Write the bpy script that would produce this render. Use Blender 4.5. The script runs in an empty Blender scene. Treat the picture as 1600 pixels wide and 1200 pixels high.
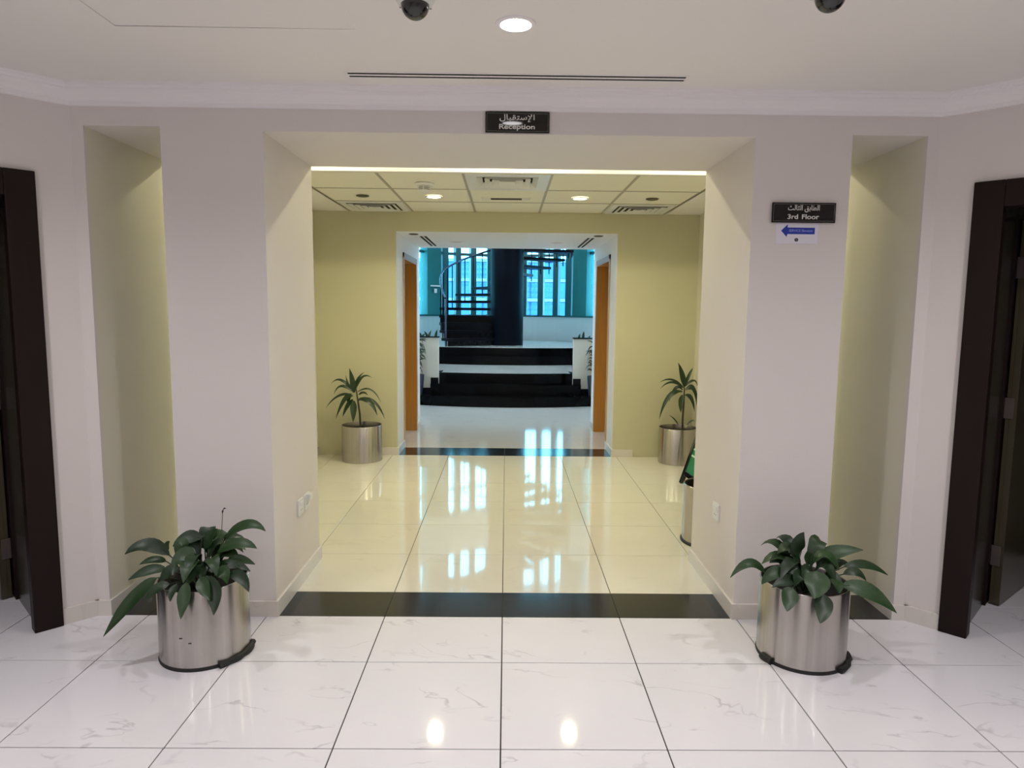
import bpy, bmesh, math, random
from mathutils import Vector, Matrix
random.seed(7)
S = bpy.context.scene
C = S.collection

# ---------------------------------------------------------------- camera
F_PX, PITCH, YAW, ROLL, EYE = 1060.8, 0.10957, 0.009314, 0.010169, 1.5659
fw = Vector((math.sin(YAW)*math.cos(PITCH), math.cos(YAW)*math.cos(PITCH), -math.sin(PITCH)))
rt = Vector((math.cos(YAW), -math.sin(YAW), 0)); up = rt.cross(fw)
r2 = math.cos(ROLL)*rt + math.sin(ROLL)*up; u2 = -math.sin(ROLL)*rt + math.cos(ROLL)*up
cd = bpy.data.cameras.new('camera'); cam = bpy.data.objects.new('camera', cd); C.objects.link(cam)
cd.sensor_fit = 'HORIZONTAL'; cd.sensor_width = 36.0; cd.lens = F_PX*36.0/1600.0
cd.clip_start = 0.05; cd.clip_end = 300
mw = Matrix((r2, u2, -fw)).transposed().to_4x4(); mw.translation = Vector((0, 0, EYE)); cam.matrix_world = mw
S.camera = cam

# ---------------------------------------------------------------- sky and exposure
W = bpy.data.worlds.new('sky'); S.world = W; W.use_nodes = True
bg = W.node_tree.nodes['Background']; bg.inputs[0].default_value = (0.86, 0.94, 1.0, 1); bg.inputs[1].default_value = 7.0
S.view_settings.view_transform = 'Standard'; S.view_settings.look = 'None'
S.view_settings.gamma = 1.0; S.view_settings.use_curve_mapping = False
S.view_settings.exposure = 0.5

# ---------------------------------------------------------------- materials
MATS = {}
def mat(name, col, rough=0.5, metal=0.0, spec=0.5, noise=0.0, scale=20.0, bump=0.0, bscale=200.0, stretch=None, coat=0.0, aniso=0.0):
    m = bpy.data.materials.new(name); m.use_nodes = True; nt = m.node_tree; N = nt.nodes; Lk = nt.links
    p = N['Principled BSDF']
    p.inputs['Base Color'].default_value = (*col, 1); p.inputs['Roughness'].default_value = rough
    p.inputs['Metallic'].default_value = metal; p.inputs['Specular IOR Level'].default_value = spec
    p.inputs['Coat Weight'].default_value = coat; p.inputs['Coat Roughness'].default_value = 0.05
    p.inputs['Anisotropic'].default_value = aniso
    tc = N.new('ShaderNodeTexCoord'); mp = N.new('ShaderNodeMapping'); Lk.new(tc.outputs['Object'], mp.inputs['Vector'])
    if stretch: mp.inputs['Scale'].default_value = stretch
    if noise > 0:
        n = N.new('ShaderNodeTexNoise'); n.inputs['Scale'].default_value = scale; n.inputs['Detail'].default_value = 5
        Lk.new(mp.outputs[0], n.inputs['Vector'])
        r = N.new('ShaderNodeMix'); r.data_type = 'RGBA'
        r.inputs['A'].default_value = (*[max(0, c*(1-noise)) for c in col], 1); r.inputs['B'].default_value = (*[min(1, c*(1+noise)) for c in col], 1)
        Lk.new(n.outputs['Fac'], r.inputs['Factor']); Lk.new(r.outputs['Result'], p.inputs['Base Color'])
    if bump > 0:
        n = N.new('ShaderNodeTexNoise'); n.inputs['Scale'].default_value = bscale; n.inputs['Detail'].default_value = 3
        Lk.new(mp.outputs[0], n.inputs['Vector'])
        b = N.new('ShaderNodeBump'); b.inputs['Strength'].default_value = bump; b.inputs['Distance'].default_value = 0.002
        Lk.new(n.outputs['Fac'], b.inputs['Height']); Lk.new(b.outputs[0], p.inputs['Normal'])
    MATS[name] = m; return m

def marble(name, col, vein, rough, amount=0.5, scale=2.2, spec=0.5, warm=0.0):
    m = bpy.data.materials.new(name); m.use_nodes = True; nt = m.node_tree; N = nt.nodes; Lk = nt.links
    p = N['Principled BSDF']; p.inputs['Roughness'].default_value = rough; p.inputs['Specular IOR Level'].default_value = spec
    tc = N.new('ShaderNodeTexCoord'); oi = N.new('ShaderNodeObjectInfo')
    ml = N.new('ShaderNodeVectorMath'); ml.operation = 'MULTIPLY_ADD'; ml.inputs[1].default_value = (1, 1, 1)
    sc = N.new('ShaderNodeVectorMath'); sc.operation = 'SCALE'; sc.inputs[0].default_value = (37, 61, 13)
    Lk.new(oi.outputs['Random'], sc.inputs['Scale']); Lk.new(tc.outputs['Object'], ml.inputs[0]); Lk.new(sc.outputs[0], ml.inputs[2])
    mp = N.new('ShaderNodeMapping'); mp.inputs['Rotation'].default_value = (0, 0, 0.7); mp.inputs['Scale'].default_value = (1.0, 2.2, 1)
    Lk.new(ml.outputs[0], mp.inputs['Vector'])
    n = N.new('ShaderNodeTexNoise'); n.inputs['Scale'].default_value = scale; n.inputs['Detail'].default_value = 4; n.inputs['Distortion'].default_value = 0.5
    Lk.new(mp.outputs[0], n.inputs['Vector'])
    a = N.new('ShaderNodeMath'); a.operation = 'SUBTRACT'; a.inputs[1].default_value = 0.5; Lk.new(n.outputs['Fac'], a.inputs[0])
    b = N.new('ShaderNodeMath'); b.operation = 'ABSOLUTE'; Lk.new(a.outputs[0], b.inputs[0])
    rp = N.new('ShaderNodeMapRange'); rp.inputs['From Min'].default_value = 0.0; rp.inputs['From Max'].default_value = 0.014
    rp.inputs['To Min'].default_value = 1.0; rp.inputs['To Max'].default_value = 0.0; Lk.new(b.outputs[0], rp.inputs['Value'])
    n2 = N.new('ShaderNodeTexNoise'); n2.inputs['Scale'].default_value = 5.0; n2.inputs['Detail'].default_value = 3; Lk.new(ml.outputs[0], n2.inputs['Vector'])
    r2_ = N.new('ShaderNodeMapRange'); r2_.inputs['From Min'].default_value = 0.48; r2_.inputs['From Max'].default_value = 0.68; r2_.inputs['To Max'].default_value = amount
    Lk.new(n2.outputs['Fac'], r2_.inputs['Value'])
    mu = N.new('ShaderNodeMath'); mu.operation = 'MULTIPLY'; Lk.new(rp.outputs[0], mu.inputs[0]); Lk.new(r2_.outputs[0], mu.inputs[1])
    n3 = N.new('ShaderNodeTexNoise'); n3.inputs['Scale'].default_value = 3.0; n3.inputs['Detail'].default_value = 4; Lk.new(ml.outputs[0], n3.inputs['Vector'])
    cl = N.new('ShaderNodeMix'); cl.data_type = 'RGBA'; cl.inputs['A'].default_value = (*[c*0.95 for c in col], 1); cl.inputs['B'].default_value = (*[min(1, c*1.04) for c in col], 1)
    Lk.new(n3.outputs['Fac'], cl.inputs['Factor'])
    mx = N.new('ShaderNodeMix'); mx.data_type = 'RGBA'; Lk.new(mu.outputs[0], mx.inputs['Factor'])
    Lk.new(cl.outputs['Result'], mx.inputs['A']); mx.inputs['B'].default_value = (*vein, 1)
    Lk.new(mx.outputs['Result'], p.inputs['Base Color'])
    MATS[name] = m; return m

def emit(name, col, strength):
    m = bpy.data.materials.new(name); m.use_nodes = True; N = m.node_tree.nodes; N.clear()
    e = N.new('ShaderNodeEmission'); e.inputs[0].default_value = (*col, 1); e.inputs[1].default_value = strength
    o = N.new('ShaderNodeOutputMaterial'); m.node_tree.links.new(e.outputs[0], o.inputs[0]); MATS[name] = m; return m

def tinted_glass(name, col):
    m = bpy.data.materials.new(name); m.use_nodes = True; N = m.node_tree.nodes; Lk = m.node_tree.links; N.clear()
    t = N.new('ShaderNodeBsdfTransparent'); t.inputs[0].default_value = (*col, 1)
    g = N.new('ShaderNodeBsdfGlossy'); g.inputs['Roughness'].default_value = 0.02
    mx = N.new('ShaderNodeMixShader'); mx.inputs[0].default_value = 0.06
    o = N.new('ShaderNodeOutputMaterial'); Lk.new(t.outputs[0], mx.inputs[1]); Lk.new(g.outputs[0], mx.inputs[2]); Lk.new(mx.outputs[0], o.inputs[0])
    MATS[name] = m; return m

def leaf_mat(name, a, b, rough):
    m = mat(name, a, rough, 0, 0.5); N = m.node_tree.nodes; Lk = m.node_tree.links; p = N['Principled BSDF']
    oi = N.new('ShaderNodeObjectInfo'); mx = N.new('ShaderNodeMix'); mx.data_type = 'RGBA'
    mx.inputs['A'].default_value = (*a, 1); mx.inputs['B'].default_value = (*b, 1)
    n = N.new('ShaderNodeTexNoise'); n.inputs['Scale'].default_value = 30
    ad = N.new('ShaderNodeMath'); ad.operation = 'MULTIPLY'; Lk.new(oi.outputs['Random'], ad.inputs[0]); Lk.new(n.outputs['Fac'], ad.inputs[1])
    Lk.new(ad.outputs[0], mx.inputs['Factor']); Lk.new(mx.outputs['Result'], p.inputs['Base Color'])
    return m

mat('wall_paint', (0.765, 0.72, 0.69), 0.55, bump=0.25, bscale=260, noise=0.02, scale=3)
mat('room_paint', (0.59, 0.565, 0.38), 0.5, bump=0.2, bscale=260, noise=0.02, scale=3)
mat('passage_paint', (0.76, 0.73, 0.61), 0.5, bump=0.2, bscale=260, noise=0.02, scale=3)
mat('white_paint', (0.90, 0.90, 0.90), 0.5, noise=0.01, scale=4)
mat('ceiling_paint', (0.90, 0.87, 0.84), 0.7, noise=0.015, scale=3)
mat('plaster_white', (0.92, 0.89, 0.90), 0.6)
mat('ceiling_tile', (0.86, 0.83, 0.70), 0.75, noise=0.04, scale=60, bump=0.3, bscale=300)
mat('tee_bar', (0.40, 0.37, 0.28), 0.4)
marble('lobby_marble', (0.79, 0.775, 0.81), (0.40, 0.38, 0.42), 0.06, 0.6, 2.2, 0.35)
marble('room_marble', (0.78, 0.75, 0.64), (0.55, 0.50, 0.42), 0.045, 0.3, 1.5, 0.7)
marble('hall_marble', (0.70, 0.67, 0.62), (0.45, 0.42, 0.38), 0.07, 0.4, 1.5, 0.5)
marble('skirting_marble', (0.74, 0.70, 0.65), (0.50, 0.47, 0.44), 0.25, 0.4)
marble('black_granite', (0.022, 0.022, 0.024), (0.06, 0.06, 0.06), 0.12, 0.5, 6.0)
marble('step_granite', (0.003, 0.003, 0.004), (0.012, 0.012, 0.012), 0.2, 0.4, 6.0, 0.12)
mat('grout', (0.035, 0.03, 0.03), 0.9)
mat('room_grout', (0.12, 0.10, 0.07), 0.9)
sm = mat('steel', (0.50, 0.475, 0.45), 0.24, 1.0, noise=0.22, scale=5, stretch=(9, 9, 0.15), aniso=0.9)
tg_ = sm.node_tree.nodes.new('ShaderNodeTangent'); tg_.direction_type = 'RADIAL'; tg_.axis = 'Z'
sm.node_tree.nodes['Principled BSDF'].inputs['Anisotropic Rotation'].default_value = 0.25
sm.node_tree.links.new(tg_.outputs[0], sm.node_tree.nodes['Principled BSDF'].inputs['Tangent'])
mat('steel_plain', (0.62, 0.60, 0.57), 0.3, 1.0)
mat('hinge_metal', (0.13, 0.105, 0.095), 0.5, 0.4)
mat('rubber', (0.012, 0.012, 0.012), 0.6)
mat('soil', (0.012, 0.010, 0.008), 0.95, bump=0.8, bscale=90)
leaf_mat('lily_leaf', (0.008, 0.026, 0.008), (0.034, 0.095, 0.020), 0.42)
leaf_mat('dracaena_leaf', (0.010, 0.030, 0.010), (0.035, 0.075, 0.022), 0.35)
mat('stem', (0.045, 0.075, 0.022), 0.5)
mat('trunk', (0.06, 0.055, 0.03), 0.7)
mat('dry_flower', (0.05, 0.035, 0.03), 0.8)
mat('dark_wood', (0.012, 0.005, 0.004), 0.45, 0, 0.2, noise=0.35, scale=12, stretch=(3, 3, 0.3))
mat('dark_laminate', (0.030, 0.026, 0.020), 0.24, 0, 0.7, noise=0.25, scale=9, stretch=(3, 3, 0.3))
mat('leaf_laminate', (0.065, 0.055, 0.030), 0.22, 0, 0.6, noise=0.25, scale=9, stretch=(3, 3, 0.3))
mat('oak', (0.52, 0.25, 0.055), 0.35, 0, 0.5, noise=0.2, scale=14, stretch=(4, 4, 0.25))
mat('oak_light', (0.55, 0.37, 0.20), 0.4, noise=0.15, scale=14, stretch=(4, 4, 0.25))
mat('sign_black', (0.005, 0.004, 0.003), 0.05, 0, 0.4)
mat('sign_print', (0.72, 0.70, 0.66), 0.4)
mat('sign_line', (0.16, 0.15, 0.145), 0.4)
mat('paper', (0.80, 0.78, 0.86), 0.6)
mat('arrow_blue', (0.012, 0.035, 0.36), 0.5)
mat('arrow_print', (0.30, 0.38, 0.85), 0.5)
mat('ink', (0.02, 0.02, 0.04), 0.5)
mat('white_plastic', (0.80, 0.80, 0.78), 0.3)
mat('grey_plastic', (0.32, 0.32, 0.30), 0.4)
mat('black_plastic', (0.010, 0.010, 0.011), 0.08, coat=0.5)
mat('slot_dark', (0.012, 0.011, 0.010), 0.8)
mat('dead_lamp', (0.07, 0.055, 0.03), 0.4)
mat('diffuser_grey', (0.62, 0.62, 0.64), 0.4)
mat('board_green', (0.02, 0.22, 0.085), 0.25)
mat('board_print', (0.55, 0.72, 0.60), 0.4)
mat('teal_frame', (0.010, 0.105, 0.120), 0.4)
mat('teal_pillar', (0.012, 0.165, 0.165), 0.5)
mat('column_black', (0.002, 0.003, 0.006), 0.4, 0, 0.06)
mat('stair_black', (0.002, 0.002, 0.004), 0.4, 0, 0.1)
mat('rail_metal', (0.10, 0.11, 0.16), 0.22, 0.9)
mat('atrium_white', (0.72, 0.73, 0.72), 0.6)
mat('parapet_cream', (0.72, 0.65, 0.55), 0.6)
mat('pot_blue', (0.10, 0.11, 0.16), 0.25, 0.6)
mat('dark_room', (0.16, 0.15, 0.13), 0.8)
mat('facade_glass', (0.025, 0.12, 0.42), 0.2, 0, 0.5, noise=0.25, scale=0.7)
mat('facade_band', (0.24, 0.32, 0.42), 0.7)
mat('facade_grey', (0.045, 0.11, 0.24), 0.7)
mat('asphalt', (0.25, 0.25, 0.26), 0.9)
tinted_glass('window_glass', (0.46, 0.86, 1.0))
tinted_glass('clear_glass', (0.90, 0.96, 1.0))
emit('lamp_cool', (1.0, 0.955, 0.97), 14)
emit('lamp_warm', (1.0, 0.93, 0.62), 14)
emit('tube_warm', (1.0, 0.94, 0.62), 95)

# ---------------------------------------------------------------- helpers
def box(bm, x0, x1, y0, y1, z0, z1, f=None):
    P = [(x, y, z) for z in (z0, z1) for y in (y0, y1) for x in (x0, x1)]
    v = [bm.verts.new(f(*p) if f else p) for p in P]
    for q in ((0, 2, 3, 1), (4, 5, 7, 6), (0, 1, 5, 4), (2, 6, 7, 3), (0, 4, 6, 2), (1, 3, 7, 5)):
        bm.faces.new([v[i] for i in q])
def lathe(bm, prof, seg=32, c=(0, 0, 0), cap=True):
    rings = []
    for r, z in prof:
        rings.append([bm.verts.new((c[0]+r*math.cos(2*math.pi*k/seg), c[1]+r*math.sin(2*math.pi*k/seg), c[2]+z)) for k in range(seg)])
    for a, b in zip(rings, rings[1:]):
        for k in range(seg):
            bm.faces.new((a[k], a[(k+1) % seg], b[(k+1) % seg], b[k]))
    if cap:
        if prof[0][0] > 1e-6: bm.faces.new(list(reversed(rings[0])))
        if prof[-1][0] > 1e-6: bm.faces.new(rings[-1])
def tube(bm, pts, r, seg=8, cap=True):
    pts = [Vector(p) for p in pts]; rings = []
    for i, p in enumerate(pts):
        t = (pts[min(i+1, len(pts)-1)] - pts[max(i-1, 0)]).normalized()
        h = Vector((0, 0, 1)) if abs(t.z) < 0.9 else Vector((1, 0, 0))
        a = t.cross(h).normalized(); b = t.cross(a)
        rr = r[i] if isinstance(r, (list, tuple)) else r
        rings.append([bm.verts.new(p + rr*(math.cos(2*math.pi*k/seg)*a + math.sin(2*math.pi*k/seg)*b)) for k in range(seg)])
    for a, b in zip(rings, rings[1:]):
        for k in range(seg): bm.faces.new((a[k], a[(k+1) % seg], b[(k+1) % seg], b[k]))
    if cap: bm.faces.new(list(reversed(rings[0]))); bm.faces.new(rings[-1])
def prism(bm, poly, z0, z1):
    a = [bm.verts.new((x, y, z0)) for x, y in poly]; b = [bm.verts.new((x, y, z1)) for x, y in poly]
    bm.faces.new(list(reversed(a))); bm.faces.new(b); n = len(poly)
    for i in range(n): bm.faces.new((a[i], a[(i+1) % n], b[(i+1) % n], b[i]))
def mesh(name, bm, m, smooth=False, bevel=0.0):
    bmesh.ops.recalc_face_normals(bm, faces=bm.faces)
    if bevel > 0:
        bmesh.ops.bevel(bm, geom=list(bm.edges), offset=bevel, segments=2, affect='EDGES', profile=0.5, clamp_overlap=True)
    me = bpy.data.meshes.new(name); bm.to_mesh(me); bm.free()
    me.materials.append(MATS[m])
    if smooth:
        me.polygons.foreach_set('use_smooth', [True]*len(me.polygons))
        me.set_sharp_from_angle(angle=math.radians(40))
    return me
def obj(name, bm, m, parent=None, smooth=False, bevel=0.0, local=False):
    o = bpy.data.objects.new(name, mesh(name, bm, m, smooth, bevel)); C.objects.link(o)
    if parent:
        o.parent = parent
        if not local:
            if parent.parent is None: o.matrix_parent_inverse = Matrix.Translation(-parent.location)
    return o
def boxes(name, m, lst, parent=None, bevel=0.0, f=None, **k):
    bm = bmesh.new()
    for b in lst: box(bm, *b, f=f)
    return obj(name, bm, m, parent, bevel=bevel, **k)
def struct(o): o['kind'] = 'structure'; return o
def tag(o, label, cat, group=None):
    o['label'] = label; o['category'] = cat
    if group: o['group'] = group
    return o
def thing(name, loc, label, cat, group=None):
    o = bpy.data.objects.new(name, None); C.objects.link(o); o.location = loc; o.empty_display_size = 0.1
    return tag(o, label, cat, group)
def setting(name):
    o = bpy.data.objects.new(name, None); C.objects.link(o); o.empty_display_size = 0.1; return struct(o)
def sharing(name, me, parent, loc):
    o = bpy.data.objects.new(name, me); C.objects.link(o); o.parent = parent; o.location = loc; return o
def text_mesh(body, size, m, width=None, bold=0.0, thick=0.0004):
    c = bpy.data.curves.new('lettering', 'FONT'); c.body = body; c.size = size; c.align_x = 'CENTER'; c.align_y = 'CENTER'
    c.offset = bold; c.extrude = thick
    o = bpy.data.objects.new('lettering', c); C.objects.link(o)
    dg = bpy.context.evaluated_depsgraph_get(); me = bpy.data.meshes.new_from_object(o.evaluated_get(dg))
    bpy.data.objects.remove(o)
    xs = [v.co.x for v in me.vertices]; w = max(xs)-min(xs); cx = (max(xs)+min(xs))/2
    s = width/w if width else 1.0
    for v in me.vertices: v.co.x = (v.co.x-cx)*s
    me.materials.clear(); me.materials.append(MATS[m]); return me

# ---------------------------------------------------------------- dimensions
YF, YP = 3.324, 4.125           # wall between lobby and room: front face, back face
JX = {-1: 1.157, 1: 1.176}
PX, NX, BX = 1.64, 2.0, 2.06   # opening, pier, side passage, bend of the front wall
HC, HR, HK = 2.58, 2.558, 2.357            # ceilings: lobby, room, corridor
YB = 7.17                      # back wall of the room
YC = 9.05                      # end of the corridor
X0, T = -0.0066, 0.6           # tile grid
YA, Y2 = 2.873, 4.212
LX, LY = 3.3, -2.2             # lobby side walls and back wall

# ---------------------------------------------------------------- floor
floor = struct(boxes('floor', 'grout', [(-5, 5, LY-0.1, YF, -0.06, -0.005), (-5, -2.1, YF, 6.5, -0.06, -0.005), (2.1, 5, YF, 6.5, -0.06, -0.005), (-2.1, 2.1, YF, YP, -0.06, -0.005)]))
floor_room = struct(boxes('floor_room', 'room_grout', [(-2.1, 2.1, YP, YB+0.4, -0.06, -0.0045)]))
CACHE = {}
def tile(name, m, parent, x0, x1, y0, y1, gap=0.005):
    w, d = round(x1-x0-gap, 4), round(y1-y0-gap, 4); k = (name, m, w, d)
    if k not in CACHE:
        bm = bmesh.new(); box(bm, -w/2, w/2, -d/2, d/2, -0.02, 0.0); CACHE[k] = mesh(name, bm, m, bevel=0.0012)
    return sharing(name, CACHE[k], parent, ((x0+x1)/2, (y0+y1)/2, 0))
for i in range(-6, 6):
    xa, xb = X0+T*i, X0+T*(i+1)
    for j in range(4): tile('floor_tile', 'lobby_marble', floor, xa, xb, YA-T*(j+1), YA-T*j)
    if i in (-6, -5, 4, 5):
        tile('floor_tile', 'lobby_marble', floor, xa, xb, YA, YA+T); tile('floor_tile', 'lobby_marble', floor, xa, xb, YA+T, YA+2*T)
    else: tile('floor_tile', 'lobby_marble', floor, xa, xb, YA, YF)
struct(boxes('floor_rear', 'lobby_marble', [(-3.4, 3.4, LY, YA-4*T-0.002, -0.03, 0.0)]))
for i in range(-4, 4):
    xa, xb = max(-2.04, X0+T*i), min(2.04, X0+T*(i+1))
    tile('threshold_slab', 'black_granite', floor, xa, xb, YF, YF+0.3, 0.0015)
    for j in range(-1, 5):
        ya, yb = (YF+0.3 if j == -1 else Y2+T*j), min(YB, Y2+T*(j+1))
        tile('floor_tile', 'room_marble', floor_room, xa, xb, ya, yb, 0.004)
for i in range(-2, 2):
    xa, xb = max(-1.15, X0+T*i), min(1.15, X0+T*(i+1))
    tile('threshold_slab', 'black_granite', floor_room, xa, xb, YB, YB+0.4, 0.0015)
struct(boxes('floor_corridor', 'hall_marble', [(-2.8, 2.8, YB+0.4, 17.0, -0.06, 0.0)]))

# ---------------------------------------------------------------- walls
struct(boxes('wall_front', 'wall_paint', [(-PX, PX, YF, YP, 2.39, 2.86), (-BX-0.04, -PX, YF, YP, 2.406, 2.86), (PX, BX+0.04, YF, YP, 2.406, 2.86)]))
for s, n in ((-1, 'left'), (1, 'right')):
    fx = lambda x, y, z, s=s: (s*x, y, z)
    OPX = JX[s]
    struct(boxes('wall_pier_'+n, 'wall_paint', [(OPX, PX, YF, YP, 0, 2.39)], f=fx))
    struct(boxes('baseboard_pier_'+n, 'skirting_marble', [(OPX-0.013, OPX, YF-0.013, YP+0.013, 0, 0.08), (PX, PX+0.013, YF-0.013, YP+0.013, 0, 0.08), (OPX, PX, YF-0.013, YF, 0, 0.08), (OPX, PX, YP, YP+0.013, 0, 0.08)], f=fx))
    struct(boxes('wall_passage_'+n, 'passage_paint', [(NX, NX+0.1, YF+0.02, YB+0.1, 0, 2.80)], f=fx))
    struct(boxes('wall_corner_'+n, 'wall_paint', [(NX, BX, YF, YF+0.02, 0, 2.406)], f=fx))
    struct(boxes('baseboard_passage_'+n, 'skirting_marble', [(NX-0.013, NX, YF-0.013, YB, 0, 0.08), (NX, BX+0.012, YF-0.013, YF, 0, 0.08)], f=fx))
    # splayed wall with the doorway
    g = lambda u, w, z, s=s: (s*(BX + 0.70711*(u+w)), YF + 0.70711*(w-u), z)
    struct(boxes('wall_splayed_'+n, 'wall_paint', [(0, 0.20, 0, 0.06, 0, 2.7), (0.20, 1.22, 0, 0.06, 2.13, 2.7), (1.22, 1.80, 0, 0.06, 0, 2.7)], f=g))
    struct(boxes('baseboard_splayed_'+n, 'skirting_marble', [(-0.003, 0.155, -0.013, 0, 0, 0.08), (1.25, 1.75, -0.013, 0, 0, 0.08)], f=g))
    struct(boxes('wall_side_'+n, 'wall_paint', [(LX, LX+0.1, LY, 2.09, 0, 2.7)], f=fx))
    # unlit space behind the doorway
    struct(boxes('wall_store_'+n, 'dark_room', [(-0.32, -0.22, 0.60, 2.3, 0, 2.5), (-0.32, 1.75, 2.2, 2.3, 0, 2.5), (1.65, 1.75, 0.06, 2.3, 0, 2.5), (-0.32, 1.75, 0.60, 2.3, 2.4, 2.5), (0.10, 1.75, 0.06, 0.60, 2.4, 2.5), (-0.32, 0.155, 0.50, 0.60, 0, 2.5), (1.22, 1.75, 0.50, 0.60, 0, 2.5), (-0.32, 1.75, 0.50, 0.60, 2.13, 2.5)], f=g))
    d = setting('door_1' if s < 0 else 'door_2')
    boxes('door_frame', 'dark_wood', [(0.155, 0.275, -0.022, 0.05, 0, 2.17), (1.125, 1.245, -0.022, 0.05, 0, 2.17), (0.275, 1.125, -0.022, 0.05, 2.05, 2.17)], d, bevel=0.004, f=g)
    boxes('door_lining', 'dark_laminate', [(0.20, 0.25, 0.05, 0.50, 0, 2.10), (1.15, 1.20, 0.05, 0.50, 0, 2.10), (0.25, 1.15, 0.05, 0.50, 2.06, 2.10)], d, f=g)
    boxes('door_rebate', 'dark_wood', [(0.20, 0.262, 0.50, 0.60, 0, 2.12), (1.138, 1.20, 0.50, 0.60, 0, 2.12), (0.262, 1.138, 0.50, 0.60, 2.05, 2.12)], d, f=g)
    a = math.radians(7); ox, ow = 0.27, 0.545
    h = lambda u, w, z, g=g: g(ox + math.cos(a)*u + math.sin(a)*w, ow - math.sin(a)*u + math.cos(a)*w, z)
    lf = boxes('door_leaf', 'leaf_laminate', [(0.0, 0.016, 0, 0.88, 0.008, 2.045), (0.020, 0.048, 0, 0.88, 0.008, 2.045), (0.016, 0.020, 0.004, 0.88, 0.008, 2.045)], d, f=h)
    for z in (0.22, 1.02, 1.75):
        boxes('hinge', 'hinge_metal', [(-0.008, 0.034, -0.006, 0.0, z, z+0.11)], d, bevel=0.002, f=h)
    bm = bmesh.new(); tube(bm, [h(0.048, 0.80, 1.0), h(0.095, 0.80, 1.0), h(0.095, 0.69, 1.0)], 0.009); obj('handle', bm, 'steel_plain', lf, smooth=True)
struct(boxes('wall_rear', 'wall_paint', [(-LX-0.1, LX+0.1, LY-0.1, LY, 0, 2.7)]))
struct(boxes('wall_back', 'room_paint', [(-NX, -1.15, YB, YB+0.1, 0, 2.8), (1.15, NX, YB, YB+0.1, 0, 2.8), (-1.15, 1.15, YB, YB+0.1, HK, 2.8)]))
for s, n in ((-1, 'left'), (1, 'right')):
    fx = lambda x, y, z, s=s: (s*x, y, z)
    struct(boxes('baseboard_back_'+n, 'skirting_marble', [(1.137, 1.37, YB-0.013, YB, 0, 0.08), (1.137, 1.15, YB, 7.62, 0, 0.08)], f=fx))
    struct(boxes('wall_corridor_'+n, 'white_paint', [(1.15, 1.35, YB+0.1, 7.66, 0, 2.8), (1.15, 1.35, 8.68, YC, 0, 2.8), (1.15, 1.35, 7.66, 8.68, 2.13, 2.8), (1.35, 1.42, YB+0.1, YC, 0, 2.8), (1.1495, 1.15, YB+0.0, YB+0.1, 0, HK)], f=fx))
    struct(boxes('baseboard_corridor_'+n, 'skirting_marble', [(1.137, 1.15, 8.73, YC, 0, 0.08)], f=fx))
    d = setting('door_3' if s < 0 else 'door_4')
    boxes('door_frame', 'oak_light', [(1.138, 1.15, 7.61, 7.66, 0, 2.18), (1.138, 1.15, 8.68, 8.73, 0, 2.18), (1.138, 1.15, 7.61, 8.73, 2.13, 2.18)], d, f=fx)
    boxes('door_lining', 'oak', [(1.14, 1.29, 7.66, 7.68, 0, 2.13), (1.14, 1.29, 8.66, 8.68, 0, 2.13), (1.14, 1.29, 7.68, 8.66, 2.11, 2.13)], d, f=fx)
    lf = boxes('door_leaf', 'oak', [(1.29, 1.335, 7.66, 8.68, 0.005, 2.13)], d, f=fx)
    bm = bmesh.new(); tube(bm, [fx(1.29, 7.78, 1.0), fx(1.235, 7.78, 1.0), fx(1.235, 7.9, 1.0)], 0.01); obj('handle', bm, 'steel_plain', lf, smooth=True)

# cornice swept round the lobby
bm = bmesh.new()
path = [(-LX, LY), (-LX, YF-(LX-BX)), (-BX, YF), (BX, YF), (LX, YF-(LX-BX)), (LX, LY)]
prof = [(0, 2.492), (0.014, 2.492), (0.016, 2.510), (0.026, 2.514), (0.036, 2.530), (0.052, 2.544), (0.056, 2.556), (0.070, 2.558), (0.074, 2.570), (0.088, 2.572), (0.090, 2.5805)]
rows = []
for i, p in enumerate(path):
    p = Vector(p); ns = []
    for a, b in ((i-1, i), (i, i+1)):
        if a < 0 or b >= len(path): continue
        dvec = (Vector(path[b]) - Vector(path[a])).normalized(); ns.append(Vector((dvec.y, -dvec.x)))
    m = sum(ns, Vector((0, 0))).normalized(); k = 1/m.dot(ns[0])
    rows.append([bm.verts.new((*(p + m*k*dd), z)) for dd, z in prof])
for a, b in zip(rows, rows[1:]):
    for k in range(len(prof)-1): bm.faces.new((a[k], a[k+1], b[k+1], b[k]))
struct(obj('trim_1', bm, 'plaster_white'))

# ---------------------------------------------------------------- ceilings
PXa, PXb, PYa, PYb = -1.44, -0.56, 1.75, 2.622
ceiling = struct(boxes('ceiling', 'ceiling_paint', [(-3.4, PXa, LY, 3.5, HC, HC+0.03), (PXb, 3.4, LY, 3.5, HC, HC+0.03), (PXa, PXb, LY, PYa, HC, HC+0.03), (PXa, PXb, PYb, 3.5, HC, HC+0.03), (-3.4, 3.4, LY, 3.5, HC+0.10, HC+0.13)]))
bm = bmesh.new(); prism(bm, [(PXa+0.002, PYa+0.001), (PXb-0.0006, PYa+0.001), (PXb-0.0006, PYb-0.003), (PXa+0.004, PYb-0.011)], HC, HC+0.02)
obj('access_panel', bm, 'ceiling_paint', ceiling)

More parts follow.
